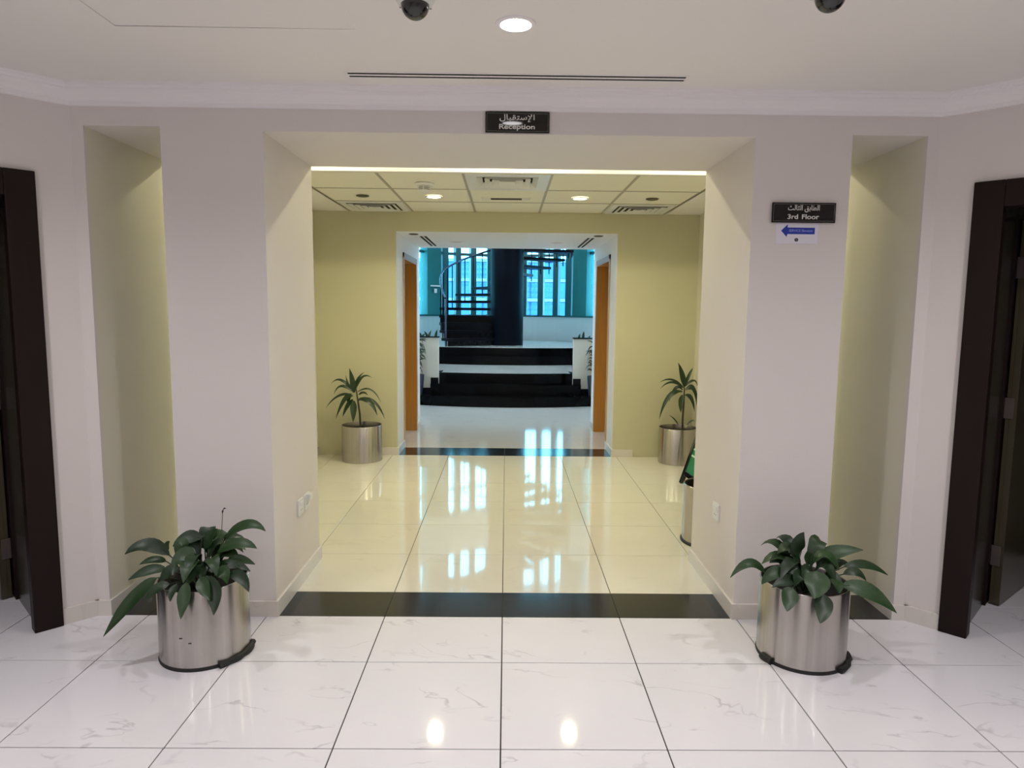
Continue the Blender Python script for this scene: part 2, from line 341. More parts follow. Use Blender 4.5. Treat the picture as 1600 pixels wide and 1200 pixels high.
ceiling_room = struct(boxes('ceiling_room', 'ceiling_paint', [(-2.05, 2.05, YP-0.02, 5.15, 2.74, 2.77), (-2.05, 2.05, 5.10, 5.15, HR, 2.74), (-2.05, -1.625, 5.15, YB, HR, HR+0.03), (1.625, 2.05, 5.15, YB, HR, HR+0.03), (-2.05, 2.05, 5.10, YB, 2.74, 2.77)]))
GX = [-1.625, -0.975, -0.33, 0.33, 0.975, 1.625]; GY = [5.15, 5.84, 6.52, YB]
SKIP = {(2, 0)}
for a in range(5):
    for b in range(3):
        if (a, b) in SKIP: continue
        boxes('ceiling_tile', 'ceiling_tile', [(GX[a]+0.006, GX[a+1]-0.006, GY[b]+0.006, GY[b+1]-0.006, HR+0.004, HR+0.016)], ceiling_room)
for x in GX: boxes('tee_bar', 'tee_bar', [(x-0.011, x+0.011, 5.15, YB, HR, HR+0.004)], ceiling_room)
for y in GY[:-1]:
    for a in range(5): boxes('tee_bar', 'tee_bar', [(GX[a]+0.011, GX[a+1]-0.011, y-0.008, y+0.008, HR+0.0005, HR+0.004)], ceiling_room)
struct(boxes('ceiling_corridor', 'white_paint', [(-1.35, 1.35, YB+0.1, YC, HK, HK+0.1), (-1.15, 1.15, YB+0.002, YB+0.1, HK-0.0005, HK)]))


# leaf outlines relative to each pot: base, middle, tip, width
LEAVES_LEFT = [
   ((0.098, 0.02, 0.525), (0.205, 0.002, 0.593), (0.294, -0.02, 0.57), 0.05),
   ((0.077, -0.02, 0.472), (0.177, -0.034, 0.519), (0.264, -0.05, 0.501), 0.054),
   ((-0.002, 0.03, 0.469), (0.027, 0.026, 0.523), (0.064, 0.02, 0.566), 0.06),
   ((-0.133, -0.03, 0.46), (-0.218, -0.053, 0.515), (-0.303, -0.08, 0.481), 0.065),
   ((-0.174, 0.02, 0.411), (-0.227, 0.011, 0.423), (-0.287, 0, 0.403), 0.035),
   ((-0.145, -0.04, 0.397), (-0.213, -0.058, 0.4), (-0.295, -0.08, 0.364), 0.048),
   ((-0.157, -0.1, 0.384), (-0.241, -0.145, 0.302), (-0.344, -0.2, 0.162), 0.073),
   ((-0.067, -0.17, 0.385), (-0.116, -0.184, 0.369), (-0.163, -0.2, 0.323), 0.046),
   ((-0.027, -0.19, 0.394), (-0.029, -0.222, 0.372), (-0.022, -0.26, 0.347), 0.038),
   ((0.014, -0.19, 0.401), (0.019, -0.226, 0.346), (0.023, -0.27, 0.276), 0.056),
   ((0.097, -0.185, 0.428), (0.147, -0.228, 0.369), (0.164, -0.28, 0.299), 0.067),
   ((0.07, -0.185, 0.421), (0.101, -0.219, 0.393), (0.141, -0.26, 0.354), 0.057),
   ((0.028, -0.09, 0.433), (0.008, -0.117, 0.414), (0.005, -0.15, 0.377), 0.063),
   ((-0.009, -0.05, 0.476), (-0.055, -0.073, 0.473), (-0.093, -0.1, 0.428), 0.068),
   ((-0.024, 0.05, 0.51), (-0.083, 0.037, 0.518), (-0.142, 0.02, 0.482), 0.063),
   ((0.083, -0.04, 0.414), (0.137, -0.049, 0.428), (0.19, -0.06, 0.413), 0.045),
   ((0.11, 0, 0.428), (0.168, 0.0, 0.432), (0.235, 0, 0.408), 0.042),
   ((0.131, -0.05, 0.432), (0.18, -0.05, 0.425), (0.232, -0.05, 0.395), 0.034),
   ((0.169, -0.13, 0.417), (0.237, -0.162, 0.412), (0.28, -0.2, 0.365), 0.052),
   ((0.043, -0.05, 0.454), (0.059, -0.073, 0.433), (0.084, -0.1, 0.408), 0.047),
   ((-0.067, 0, 0.486), (-0.091, -0.009, 0.504), (-0.112, -0.02, 0.464), 0.056),
   ((-0.038, 0.06, 0.465), (-0.014, 0.06, 0.496), (-0.028, 0.06, 0.522), 0.054),
   ((-0.184, 0.03, 0.452), (-0.166, 0.026, 0.488), (-0.155, 0.02, 0.501), 0.035),
   ((0.117, -0.12, 0.409), (0.152, -0.138, 0.424), (0.174, -0.16, 0.383), 0.06),
   ((-0.058, -0.1, 0.421), (-0.096, -0.109, 0.418), (-0.134, -0.12, 0.371), 0.054),
   ((-0.082, 0.08, 0.488), (-0.071, 0.089, 0.5), (-0.083, 0.1, 0.504), 0.051),
]
LEAVES_RIGHT = [
   ((-0.19, -0.02, 0.393), (-0.27, -0.034, 0.442), (-0.356, -0.05, 0.381), 0.043),
   ((-0.024, 0.02, 0.461), (-0.035, 0.011, 0.517), (-0.014, 0, 0.577), 0.069),
   ((0.054, 0, 0.42), (0.127, 0.0, 0.481), (0.261, 0, 0.495), 0.07),
   ((0.175, 0, 0.414), (0.281, 0.009, 0.422), (0.394, 0.02, 0.369), 0.042),
   ((0.156, -0.04, 0.396), (0.211, -0.045, 0.409), (0.257, -0.05, 0.369), 0.041),
   ((0.121, -0.1, 0.368), (0.228, -0.127, 0.351), (0.339, -0.16, 0.27), 0.078),
   ((-0.022, -0.16, 0.457), (-0.036, -0.196, 0.415), (-0.066, -0.24, 0.368), 0.106),
   ((-0.001, -0.195, 0.368), (-0.02, -0.233, 0.325), (-0.052, -0.28, 0.278), 0.075),
   ((-0.135, -0.19, 0.394), (-0.165, -0.226, 0.363), (-0.188, -0.27, 0.325), 0.073),
   ((-0.072, -0.1, 0.389), (-0.138, -0.123, 0.398), (-0.207, -0.15, 0.378), 0.05),
   ((-0.125, -0.08, 0.417), (-0.186, -0.098, 0.42), (-0.242, -0.12, 0.38), 0.057),
   ((-0.04, 0.03, 0.423), (-0.102, 0.026, 0.444), (-0.155, 0.02, 0.424), 0.053),
   ((-0.083, -0.05, 0.457), (-0.094, -0.073, 0.429), (-0.094, -0.1, 0.407), 0.057),
   ((0.033, 0.02, 0.416), (0.026, 0.025, 0.449), (0.02, 0.03, 0.479), 0.06),
   ((0.12, 0.02, 0.383), (0.162, 0.02, 0.425), (0.21, 0.02, 0.421), 0.039),
   ((0.074, -0.12, 0.405), (0.071, -0.156, 0.399), (0.061, -0.2, 0.374), 0.055),
   ((-0.09, 0.05, 0.404), (-0.075, 0.055, 0.433), (-0.044, 0.06, 0.455), 0.057),
   ((-0.052, -0.1, 0.411), (-0.079, -0.114, 0.416), (-0.095, -0.13, 0.379), 0.054),
   ((0.067, -0.06, 0.403), (0.089, -0.087, 0.407), (0.119, -0.12, 0.362), 0.047),
   ((-0.016, -0.08, 0.433), (-0.038, -0.098, 0.44), (-0.067, -0.12, 0.404), 0.047),
]
DRACAENA_A = [
   ((-0.075, 0, 0.7), (-0.091, 0.0, 0.821), (-0.119, 0, 0.948), 0.057),
   ((-0.088, 0.03, 0.697), (-0.214, 0.039, 0.822), (-0.32, 0.05, 0.784), 0.029),
   ((-0.08, -0.03, 0.71), (-0.196, -0.039, 0.77), (-0.267, -0.05, 0.69), 0.031),
   ((-0.088, -0.05, 0.682), (-0.225, -0.05, 0.669), (-0.353, -0.05, 0.547), 0.029),
   ((-0.076, -0.05, 0.67), (-0.155, -0.073, 0.637), (-0.241, -0.1, 0.445), 0.052),
   ((-0.081, -0.03, 0.632), (-0.137, -0.053, 0.562), (-0.176, -0.08, 0.461), 0.045),
   ((-0.069, -0.06, 0.624), (-0.064, -0.087, 0.519), (-0.064, -0.12, 0.413), 0.064),
   ((-0.075, 0.03, 0.709), (-0.045, 0.039, 0.83), (0.02, 0.05, 0.905), 0.029),
   ((-0.067, 0.02, 0.722), (0.007, 0.02, 0.857), (0.103, 0.02, 0.855), 0.031),
   ((-0.043, 0.02, 0.704), (0.087, 0.034, 0.728), (0.189, 0.05, 0.593), 0.019),
   ((-0.019, -0.04, 0.633), (0.094, -0.067, 0.614), (0.179, -0.1, 0.481), 0.054),
   ((-0.016, 0, 0.628), (0.13, -0.009, 0.606), (0.239, -0.02, 0.436), 0.036),
   ((-0.038, 0.05, 0.67), (0.006, 0.073, 0.692), (0.046, 0.1, 0.658), 0.029),
   ((-0.094, 0.06, 0.699), (-0.152, 0.078, 0.776), (-0.18, 0.1, 0.865), 0.024),
   ((-0.058, 0.08, 0.592), (-0.01, 0.089, 0.629), (0.06, 0.1, 0.591), 0.024),
   ((-0.095, -0.02, 0.679), (-0.121, -0.038, 0.656), (-0.123, -0.06, 0.563), 0.047),
]
DRACAENA_B = [
   ((0.048, 0, 0.793), (0.017, 0.0, 0.925), (-0.023, 0, 1.039), 0.056),
   ((0.04, 0, 0.784), (-0.086, 0.0, 0.863), (-0.208, 0, 0.833), 0.026),
   ((0.032, -0.03, 0.779), (-0.095, -0.039, 0.84), (-0.206, -0.05, 0.776), 0.028),
   ((0.022, -0.04, 0.745), (-0.121, -0.058, 0.693), (-0.217, -0.08, 0.463), 0.048),
   ((0.021, -0.05, 0.711), (0.001, -0.073, 0.626), (-0.003, -0.1, 0.538), 0.055),
   ((0.062, 0.02, 0.791), (0.176, 0.025, 0.854), (0.304, 0.03, 0.801), 0.026),
   ((0.05, -0.03, 0.762), (0.14, -0.053, 0.765), (0.227, -0.08, 0.594), 0.048),
   ((0.075, 0.03, 0.772), (0.183, 0.039, 0.79), (0.278, 0.05, 0.701), 0.032),
   ((0.05, -0.04, 0.71), (0.105, -0.067, 0.679), (0.145, -0.1, 0.552), 0.045),
   ((0.045, 0.05, 0.752), (-0.021, 0.073, 0.767), (-0.08, 0.1, 0.619), 0.035),
   ((0.059, 0.04, 0.789), (0.11, 0.049, 0.913), (0.181, 0.06, 0.983), 0.032),
   ((-0.004, -0.02, 0.394), (-0.052, -0.029, 0.459), (-0.109, -0.04, 0.5), 0.017),
   ((0.085, -0.02, 0.395), (0.142, -0.029, 0.443), (0.21, -0.04, 0.428), 0.017),
]


# ---------------------------------------------------------------- stair hall beyond the corridor
CX, CY, PZ, RB = 0.01, 14.4, 0.815, 2.32
HA = 5.6
struct(boxes('wall_hall', 'atrium_white', [(-2.7, -2.6, YC, CY, 0, 3.5), (2.6, 2.7, YC, CY, 0, 3.5), (-2.7, -2.6, YC, CY, HA-0.3, HA), (2.6, 2.7, YC, CY, HA-0.3, HA), (-2.7, -1.42, YC-0.1, YC, 0, HA), (1.42, 2.7, YC-0.1, YC, 0, HA), (-1.42, 1.42, YC-0.1, YC, HK+0.1, HA), (-2.7, -RB, CY, CY+0.1, 0, HA), (RB, 2.7, CY, CY+0.1, 0, HA)]))
struct(boxes('ceiling_hall', 'atrium_white', [(-2.8, 2.8, YC-0.1, 17.2, HA, HA+0.1)]))
def arc(rad, apex, hw, n=24):
    return [(hw*(2*k/n-1), apex + rad - math.sqrt(rad*rad - (hw*(2*k/n-1))**2)) for k in range(n+1)]
steps = setting('floor_steps')
for apex, hw, z0, z1, back in ((10.76, 1.85, 0, 0.163, 11.6), (11.06, 1.254, 0.163, 0.326, 11.7), (11.36, 1.125, 0.326, 0.489, 11.9)):
    bm = bmesh.new(); prism(bm, arc(4.55, apex, hw) + [(hw, back), (-hw, back)], z0, z1); obj('step', bm, 'step_granite', steps)
bm = bmesh.new(); prism(bm, arc(4.55, 11.395, 1.09) + [(1.09, 11.9), (2.6, 11.9), (2.6, 13.5), (-2.6, 13.5), (-2.6, 11.9), (-1.09, 11.9)], 0.485, 0.492); obj('landing', bm, 'hall_marble', steps)
boxes('riser_block', 'step_granite', [(-2.6, -1.0, 11.42, 13.4, 0, 0.485), (1.0, 2.6, 11.42, 13.4, 0, 0.485), (-1.0, 1.0, 11.9, 13.4, 0, 0.485)], steps)
for apex, z0, z1 in ((13.05, 0.49, 0.652), (13.35, 0.652, 0.81)):
    bm = bmesh.new(); prism(bm, arc(5.0, apex, 2.59) + [(2.59, 14.4), (-2.59, 14.4)], z0, z1); obj('step', bm, 'step_granite', steps)
bm = bmesh.new(); prism(bm, arc(5.0, 13.335, 2.59) + [(2.59, CY)] + [(2.45*math.cos(t), CY+2.45*math.sin(t)) for t in [math.pi*k/24 for k in range(25)]] + [(-2.59, CY)], 0.81, PZ); obj('platform', bm, 'hall_marble', steps)
for s, n in ((-1, 'left'), (1, 'right')):
    fx = lambda x, y, z, s=s: (s*x, y, z)
    struct(boxes('wall_parapet_'+n, 'parapet_cream', [(1.125, 2.6, 11.30, 11.42, 0.0, 1.085)], f=fx))
    struct(boxes('trim_2' if s < 0 else 'trim_3', 'step_granite', [(1.115, 2.6, 11.285, 11.435, 1.085, 1.105), (1.125, 1.254, 11.285, 11.30, 0.163, 0.42), (1.254, 1.60, 11.285, 11.30, 0.163, 0.25)], f=fx))

# curved window bay
def pol(r, t): return (CX + r*math.sin(t), CY + r*math.cos(t))
def arcbox(bm, r0, r1, t0, t1, z0, z1, n=None):
    n = n or max(1, int(abs(t1-t0)/3))
    t0, t1 = math.radians(t0), math.radians(t1)
    A = [t0+(t1-t0)*k/n for k in range(n+1)]
    prism(bm, [pol(r0, t) for t in A] + [pol(r1, t) for t in reversed(A)], z0, z1)
bm = bmesh.new(); arcbox(bm, RB, RB+0.15, -90.0, 90.0, PZ-0.3, 1.39, 48); struct(obj('wall_bay', bm, 'atrium_white'))
bm = bmesh.new(); arcbox(bm, RB-0.12, RB+0.15, -90.0, 90.0, 3.42, 4.45, 48); struct(obj('wall_bay_upper', bm, 'atrium_white'))
win = setting('window_1')
bm = bmesh.new(); arcbox(bm, RB-0.03, RB+0.17, -90.0, 90.0, 1.39, 1.43, 48); obj('sill', bm, 'teal_frame', win)
MUL = [0, 10.25, 20.5, 30.2, 39.0, 62.5, 72, 81, 90]
WID = {39.0: 4.2}
edges = []
for mdeg in MUL:
    for s in ((-1, 1) if mdeg else (1,)):
        w = WID.get(mdeg, 3.4)
        bm = bmesh.new(); arcbox(bm, RB-0.02, RB+0.11, s*mdeg-w/2, s*mdeg+w/2, 1.43, HA, 2); obj('mullion', bm, 'teal_frame', win)
        edges.append((s*mdeg-w/2, s*mdeg+w/2))
for s in (-1, 1):
    bm = bmesh.new(); arcbox(bm, RB-0.10, RB+0.12, s*49.3-5.6, s*49.3+5.6, 1.43, HA, 4); obj('pillar', bm, 'teal_pillar', win)
    edges.append((s*49.3-5.6, s*49.3+5.6))
edges.sort()
for (a0, a1), (b0, b1) in zip(edges, edges[1:]):
    if b0 - a1 < 0.3: continue
    for z0, z1 in ((1.43, 2.83), (2.89, 3.42), (4.45, HA)):
        bm = bmesh.new(); arcbox(bm, RB+0.05, RB+0.06, a1, b0, z0, z1, 2); obj('pane', bm, 'window_glass', win)
    for z0 in (2.83,):
        bm = bmesh.new(); arcbox(bm, RB+0.0, RB+0.09, a1, b0, z0, z0+0.06, 2); obj('transom', bm, 'teal_frame', win)

for s, nm in ((-1, 'window_added_2'), (1, 'window_added_3')):  # high side windows, out of view, added to bring more daylight into the hall
    wn = setting(nm); fx = lambda x, y, z, s=s: (s*x, y, z)
    ys = [YC + (CY-YC)*k/5 for k in range(6)]
    for y in ys: boxes('mullion', 'teal_frame', [(2.60, 2.70, y-0.05, y+0.05, 3.5, HA-0.3)], wn, f=fx)
    for ya, yb in zip(ys, ys[1:]):
        for z0, z1 in ((3.5, 4.4), (4.46, HA-0.3)): boxes('pane', 'clear_glass', [(2.645, 2.655, ya+0.05, yb-0.05, z0, z1)], wn, f=fx)
        boxes('transom', 'teal_frame', [(2.61, 2.69, ya+0.05, yb-0.05, 4.4, 4.46)], wn, f=fx)

# spiral staircase round the black column
st = thing('spiral_staircase', (CX, CY, PZ), 'black spiral staircase winding round a thick black column by the curved window', 'staircase')
bm = bmesh.new(); lathe(bm, [(0.345, PZ), (0.345, HA)], 48, (CX, CY, 0)); obj('column', bm, 'column_black', st, smooth=True)
RS, RISE = 1.42, 0.155
PHI = [-28, -20, -12, -2, 12, 30, 47]
while len(PHI) < 26: PHI.append(PHI[-1]+19)
def sp(r, phi): t = math.radians(phi); return (CX - r*math.cos(t), CY + r*math.sin(t))
for k, ph in enumerate(PHI):
    z = PZ + RISE*(k+1)
    if z > HA-0.2: break
    hw_ = 9.5 if k > 3 else 7
    bm = bmesh.new(); poly = [sp(0.34, ph-hw_*2.0), sp(0.34, ph+hw_*2.0)] + [sp(RS, ph+hw_*1.15-hw_*2.3*j/4) for j in range(5)]
    prism(bm, poly, z-0.055, z); obj('tread', bm, 'stair_black', st)
    if k < 4:
        bm = bmesh.new(); prism(bm, [sp(0.34, ph-hw_*1.2), sp(RS-0.02, ph-hw_*0.8), sp(RS-0.02, ph-hw_*0.8+1.5), sp(0.34, ph-hw_*1.2+4)], z-RISE, z-0.055); obj('riser', bm, 'step_granite', st)
def rail_z(ph):
    k = 0
    for i in range(len(PHI)-1):
        if PHI[i] <= ph <= PHI[i+1]: k = i + (ph-PHI[i])/(PHI[i+1]-PHI[i]); break
    return PZ + RISE*(k+1) + 0.78
pts = [(*sp(RS-0.03, ph), rail_z(ph)) for ph in range(-27, 300, 6)]
bm = bmesh.new(); tube(bm, pts, 0.022); obj('handrail', bm, 'rail_metal', st, smooth=True)
x, y = sp(RS-0.03, -28); bm = bmesh.new(); tube(bm, [(x, y, PZ), (x, y, PZ+0.95)], 0.022); obj('newel_post', bm, 'rail_metal', st, smooth=True)
for k, ph in enumerate(PHI[:18]):
    for q in ((0, 9.5) if k > 3 else (0,)):
        z = PZ + RISE*(k+1); x, y = sp(RS-0.03, ph+q)
        bm = bmesh.new(); tube(bm, [(x, y, z-0.16), (x, y, rail_z(ph+q))], 0.013, 6); obj('baluster', bm, 'stair_black', st, smooth=True)

# white box and bar on the teal pillar
px, py = pol(RB-0.115, math.radians(-49.3))
nb = thing('wall_controller', (px, py, 2.06), 'small white control box with a bar on the teal pillar beside the staircase', 'control box')
tt = math.radians(-49.3); tv = Vector((math.cos(tt), -math.sin(tt), 0)); nv = Vector((-math.sin(tt), -math.cos(tt), 0))
gg = lambda u, w, z: tuple(Vector((px, py, 0)) + tv*u + nv*w + Vector((0, 0, z)))
boxes('box', 'white_plastic', [(-0.03, 0.05, 0, 0.03, 1.92, 2.02)], nb, bevel=0.004, f=gg)
boxes('bar', 'white_plastic', [(-0.14, 0.16, 0, 0.02, 2.07, 2.10)], nb, bevel=0.003, f=gg)

# office block across the street
ob = thing('office_block', (0, 46, -12), 'blue glass office block seen through the curved window', 'building')
boxes('wall', 'facade_grey', [(-16, 16, 46, 60, -12, 4.7)], ob)
for c in range(-6, 6):
    for r in range(6):
        x0, z0 = c*1.6, -3.1 + r*1.3
        boxes('pane', 'facade_glass', [(x0+0.06, x0+1.54, 45.9, 46.0, z0+0.22, z0+1.26)], ob)
for r in range(7):
    z0 = -3.1 + r*1.3; boxes('floor_band', 'facade_band', [(-16, 16, 45.82, 46.0, z0, z0+0.2)], ob)
struct(boxes('ground', 'asphalt', [(-90, 90, 17.5, 120, -12.2, -12)]))

# ---------------------------------------------------------------- lamps
def downlight(name, x, y, z, lens, label, cat, group=None, r=0.062, power=0, col=None, cone=150, blend=1.0, rim='plaster_white'):
    t = thing(name, (x, y, z), label, cat, group)
    bm = bmesh.new(); lathe(bm, [(r, 0.0), (r, -0.006), (r+0.006, -0.008), (r+0.016, -0.005), (r+0.017, 0.0)], 32, (x, y, z), cap=False); obj('rim', bm, rim, t, smooth=True)
    bm = bmesh.new(); lathe(bm, [(r, -0.004), (0.0001, -0.004)], 32, (x, y, z), cap=False); obj('lens', bm, lens, t)
    if power:
        ld = bpy.data.lights.new('downlight_beam', 'SPOT'); ld.energy = power; ld.color = col; ld.spot_size = math.radians(cone); ld.spot_blend = blend; ld.shadow_soft_size = r*0.8
        lo = bpy.data.objects.new('downlight_beam', ld); C.objects.link(lo); lo.parent = t; lo.location = (0, 0, -0.012)
    return t
COOL, WARM = (1.0, 0.96, 0.985), (1.0, 0.925, 0.64)
downlight('downlight', 0.024, 2.551, HC, 'lamp_cool', 'lit white downlight in the lobby ceiling above the doorway sign', 'ceiling light', r=0.056, power=52, col=COOL)
for x, y in ((-2.2, 2.0), (2.2, 2.0), (-2.2, 0.2), (2.2, 0.2), (0.0, 0.4), (0.0, -1.4)):
    downlight('downlight', x, y, HC, 'lamp_cool', 'lit white downlight over the open lobby floor', 'ceiling light', 'downlights over the lobby floor', 0.056, 52, COOL)
downlight('downlight', -0.655, 6.205, HR, 'lamp_warm', 'lit warm downlight in the tile ceiling beside the smoke detector', 'ceiling light', r=0.06, power=50, col=WARM, cone=158, blend=1.0)
downlight('downlight', 0.648, 6.205, HR, 'lamp_warm', 'lit warm downlight in the tile ceiling away from the smoke detector', 'ceiling light', r=0.06, power=50, col=WARM, cone=158, blend=1.0)
for x in (-1.29, 1.295):
    downlight('recessed_spotlight', x, 6.205, HR, 'dead_lamp', 'unlit recessed spotlight in an outer tile of the warm room ceiling', 'ceiling light', 'unlit spotlights in the tile ceiling', 0.04, rim='dead_lamp')
for x in (-1.0, 0.98):
    downlight('recessed_spotlight', x, 7.40, HK, 'dead_lamp', 'small unlit spotlight at the edge of the corridor ceiling', 'ceiling light', 'unlit spotlights in the corridor ceiling', 0.035, rim='dead_lamp')
for x in (-0.6, 0.6):
    downlight('recessed_downlight', x, 8.2, HK, 'diffuser_grey', 'pale unlit downlight in the middle of the corridor ceiling', 'ceiling light', 'pale downlights in the corridor ceiling', 0.06)
for x0, x1, lab in ((-1.46, -1.10, 'lit tube lamp in the cove on the smoke detector side'), (-0.30, 0.36, 'lit tube lamp in the middle of the ceiling cove'), (1.12, 1.50, 'lit tube lamp in the cove above the waste bin')):
    t = thing('tube_lamp', ((x0+x1)/2, 4.60, 2.685), lab, 'tube lamp')
    boxes('batten', 'white_plastic', [(x0, x1, 4.58, 4.62, 2.70, 2.74)], t)
    bm = bmesh.new(); tube(bm, [(x0+0.02, 4.60, 2.685), (x1-0.02, 4.60, 2.685)], 0.013, 12); obj('tube', bm, 'tube_warm', t, smooth=True)

# ---------------------------------------------------------------- ceiling fittings
t = thing('slot_diffuser', (0.03, 3.115, HC), 'long twin-slot air diffuser in the lobby ceiling along the cornice', 'air vent')
sx0, sx1 = -0.70, 0.775
boxes('frame', 'plaster_white', [(sx0-0.01, sx1+0.01, 3.066, 3.074, HC-0.003, HC), (sx0, sx1, 3.095, 3.112, HC-0.003, HC), (sx0-0.01, sx1+0.01, 3.132, 3.140, HC-0.003, HC)], t)
for a, b in ((3.074, 3.095), (3.112, 3.132)): boxes('slot', 'slot_dark', [(sx0, sx1, a, b, HC-0.002, HC)], t)
def dome(x, y, lab):
    t = thing('dome_camera', (x, y, HC), lab, 'security camera')
    bm = bmesh.new(); lathe(bm, [(0.066, 0), (0.064, -0.022), (0.056, -0.034), (0.046, -0.037)], 40, (x, y, HC)); obj('base', bm, 'white_plastic', t, smooth=True)
    bm = bmesh.new(); lathe(bm, [(0.046, -0.034)] + [(0.046*math.cos(a), -0.037-0.046*math.sin(a)) for a in [math.pi/2*k/8 for k in range(8)]] + [(0.0005, -0.083)], 40, (x, y, HC)); dm = obj('dome', bm, 'black_plastic', t, smooth=True)
    for a in (0.6, 2.7, 4.7):
        bm = bmesh.new(); lathe(bm, [(0.004, 0), (0.004, -0.003)], 10, (x+0.056*math.cos(a), y+0.056*math.sin(a), HC-0.033)); obj('screw', bm, 'grey_plastic', t)
dome(-0.305, 2.325, 'black dome security camera beside the lit downlight on the lobby ceiling')
dome(1.00, 2.225, 'black dome security camera on the lobby ceiling away from the downlight')
t = thing('smoke_detector', (-0.667, 5.58, HR), 'white round smoke detector on the tile ceiling', 'smoke detector')
bm = bmesh.new(); lathe(bm, [(0.075, 0), (0.075, -0.014), (0.06, -0.022)], 32, (-0.667, 5.58, HR)); obj('base', bm, 'white_plastic', t, smooth=True)
bm = bmesh.new(); lathe(bm, [(0.045, -0.02), (0.045, -0.052)], 32, (-0.667, 5.58, HR)); obj('chamber', bm, 'slot_dark', t, smooth=True)
for z in (-0.026, -0.038, -0.050):
    bm = bmesh.new(); lathe(bm, [(0.04, z), (0.052, z), (0.05, z-0.006), (0.04, z-0.006)], 32, (-0.667, 5.58, HR)); obj('ring', bm, 'white_plastic', t, smooth=True)
for k in range(4):
    a = k*math.pi/2-math.pi/2; x, y = -0.667+0.049*math.cos(a), 5.58+0.049*math.sin(a)
    boxes('rib', 'white_plastic', [(x-0.004, x+0.004, y-0.004, y+0.004, HR-0.056, HR-0.02)], t)
bm = bmesh.new(); lathe(bm, [(0.05, -0.056), (0.034, -0.064), (0.018, -0.074), (0.012, -0.078)], 32, (-0.667, 5.58, HR)); obj('cap', bm, 'white_plastic', t, smooth=True)
# four-way diffuser in the middle tile
def frame_ring(bm, cx, cy, a, b, z0, z1, ax=None):
    # square cone ring from half size a at z0 to b at z1
    ax = ax or 1.0
    A = [bm.verts.new((cx+i*a*ax, cy+j*a, z0)) for i, j in ((-1, -1), (1, -1), (1, 1), (-1, 1))]
    B = [bm.verts.new((cx+i*b*ax, cy+j*b, z1)) for i, j in ((-1, -1), (1, -1), (1, 1), (-1, 1))]
    A2 = [bm.verts.new((v.co.x, v.co.y, v.co.z+0.003)) for v in A]; B2 = [bm.verts.new((v.co.x, v.co.y, v.co.z+0.003)) for v in B]
    for k in range(4):
        l = (k+1) % 4
        bm.faces.new((A[k], A[l], B[l], B[k])); bm.faces.new((A2[k], B2[k], B2[l], A2[l])); bm.faces.new((A[k], A2[k], A2[l], A[l])); bm.faces.new((B[k], B[l], B2[l], B2[k]))
t = thing('ceiling_diffuser', (0, 5.495, HR), 'square four-way air diffuser in the middle of the tile ceiling', 'air vent')
boxes('face_plate', 'white_plastic', [(-0.32, 0.32, 5.16, 5.245, HR-0.004, HR+0.01), (-0.32, 0.32, 5.745, 5.83, HR-0.004, HR+0.01), (-0.32, -0.235, 5.245, 5.745, HR-0.004, HR+0.01), (0.235, 0.32, 5.245, 5.745, HR-0.004, HR+0.01)], t)
boxes('plenum', 'slot_dark', [(-0.25, 0.25, 5.23, 5.76, HR+0.05, HR+0.07)], t)
for a in (0.235, 0.178, 0.121, 0.064):
    bm = bmesh.new(); frame_ring(bm, 0, 5.495, a, a-0.036, HR-0.006, HR+0.03); obj('louvre', bm, 'white_plastic', t)
t = thing('linear_vent', (0, 6.29, HR), 'flat white strip vent with a dark slot in the ceiling tile', 'air vent')
boxes('plate', 'ceiling_tile', [(-0.24, 0.21, 6.24, 6.34, HR-0.001, HR+0.006)], t)
boxes('slot', 'slot_dark', [(-0.15, 0.13, 6.25, 6.33, HR-0.003, HR)], t)
for k in range(3):
    for xa, xb in ((-0.235, -0.16), (0.14, 0.205)): boxes('fin', 'white_plastic', [(xa, xb, 6.255+k*0.03, 6.268+k*0.03, HR-0.004, HR)], t)
for s, lab in ((-1, 'square louvred return grille in the ceiling corner above the lone planter'), (1, 'square louvred return grille in the ceiling corner above the easel sign')):
    cx, cy = s*1.30, 6.85
    t = thing('return_grille', (cx, cy, HR), lab, 'air vent')
    boxes('face_plate', 'white_plastic', [(cx-0.30, cx+0.30, cy-0.30, cy-0.24, HR-0.005, HR+0.004), (cx-0.30, cx+0.30, cy+0.24, cy+0.30, HR-0.005, HR+0.004), (cx-0.30, cx-0.24, cy-0.24, cy+0.24, HR-0.005, HR+0.004), (cx+0.24, cx+0.30, cy-0.24, cy+0.24, HR-0.005, HR+0.004)], t)
    boxes('back', 'slot_dark', [(cx-0.24, cx+0.24, cy-0.24, cy+0.24, HR-0.001, HR+0.003)], t)
    for a in (0.225, 0.17, 0.115, 0.06):
        bm = bmesh.new(); frame_ring(bm, cx, cy, a, a-0.035, HR-0.012, HR-0.003); obj('louvre', bm, 'white_plastic', t)
for s, lab in ((-1, 'twin-slot air diffuser in the corridor ceiling on the staircase side'), (1, 'twin-slot air diffuser in the corridor ceiling on the window side')):
    t = thing('slot_diffuser', (s*0.925, 8.2, HK), lab, 'air vent')
    boxes('frame', 'white_paint', [(s*0.925-0.045, s*0.925+0.045, 7.58, 8.76, HK-0.003, HK)], t)
    for d in (-0.024, 0.024): boxes('slot', 'slot_dark', [(s*0.925+d-0.013, s*0.925+d+0.013, 7.6, 8.74, HK-0.005, HK-0.003)], t)

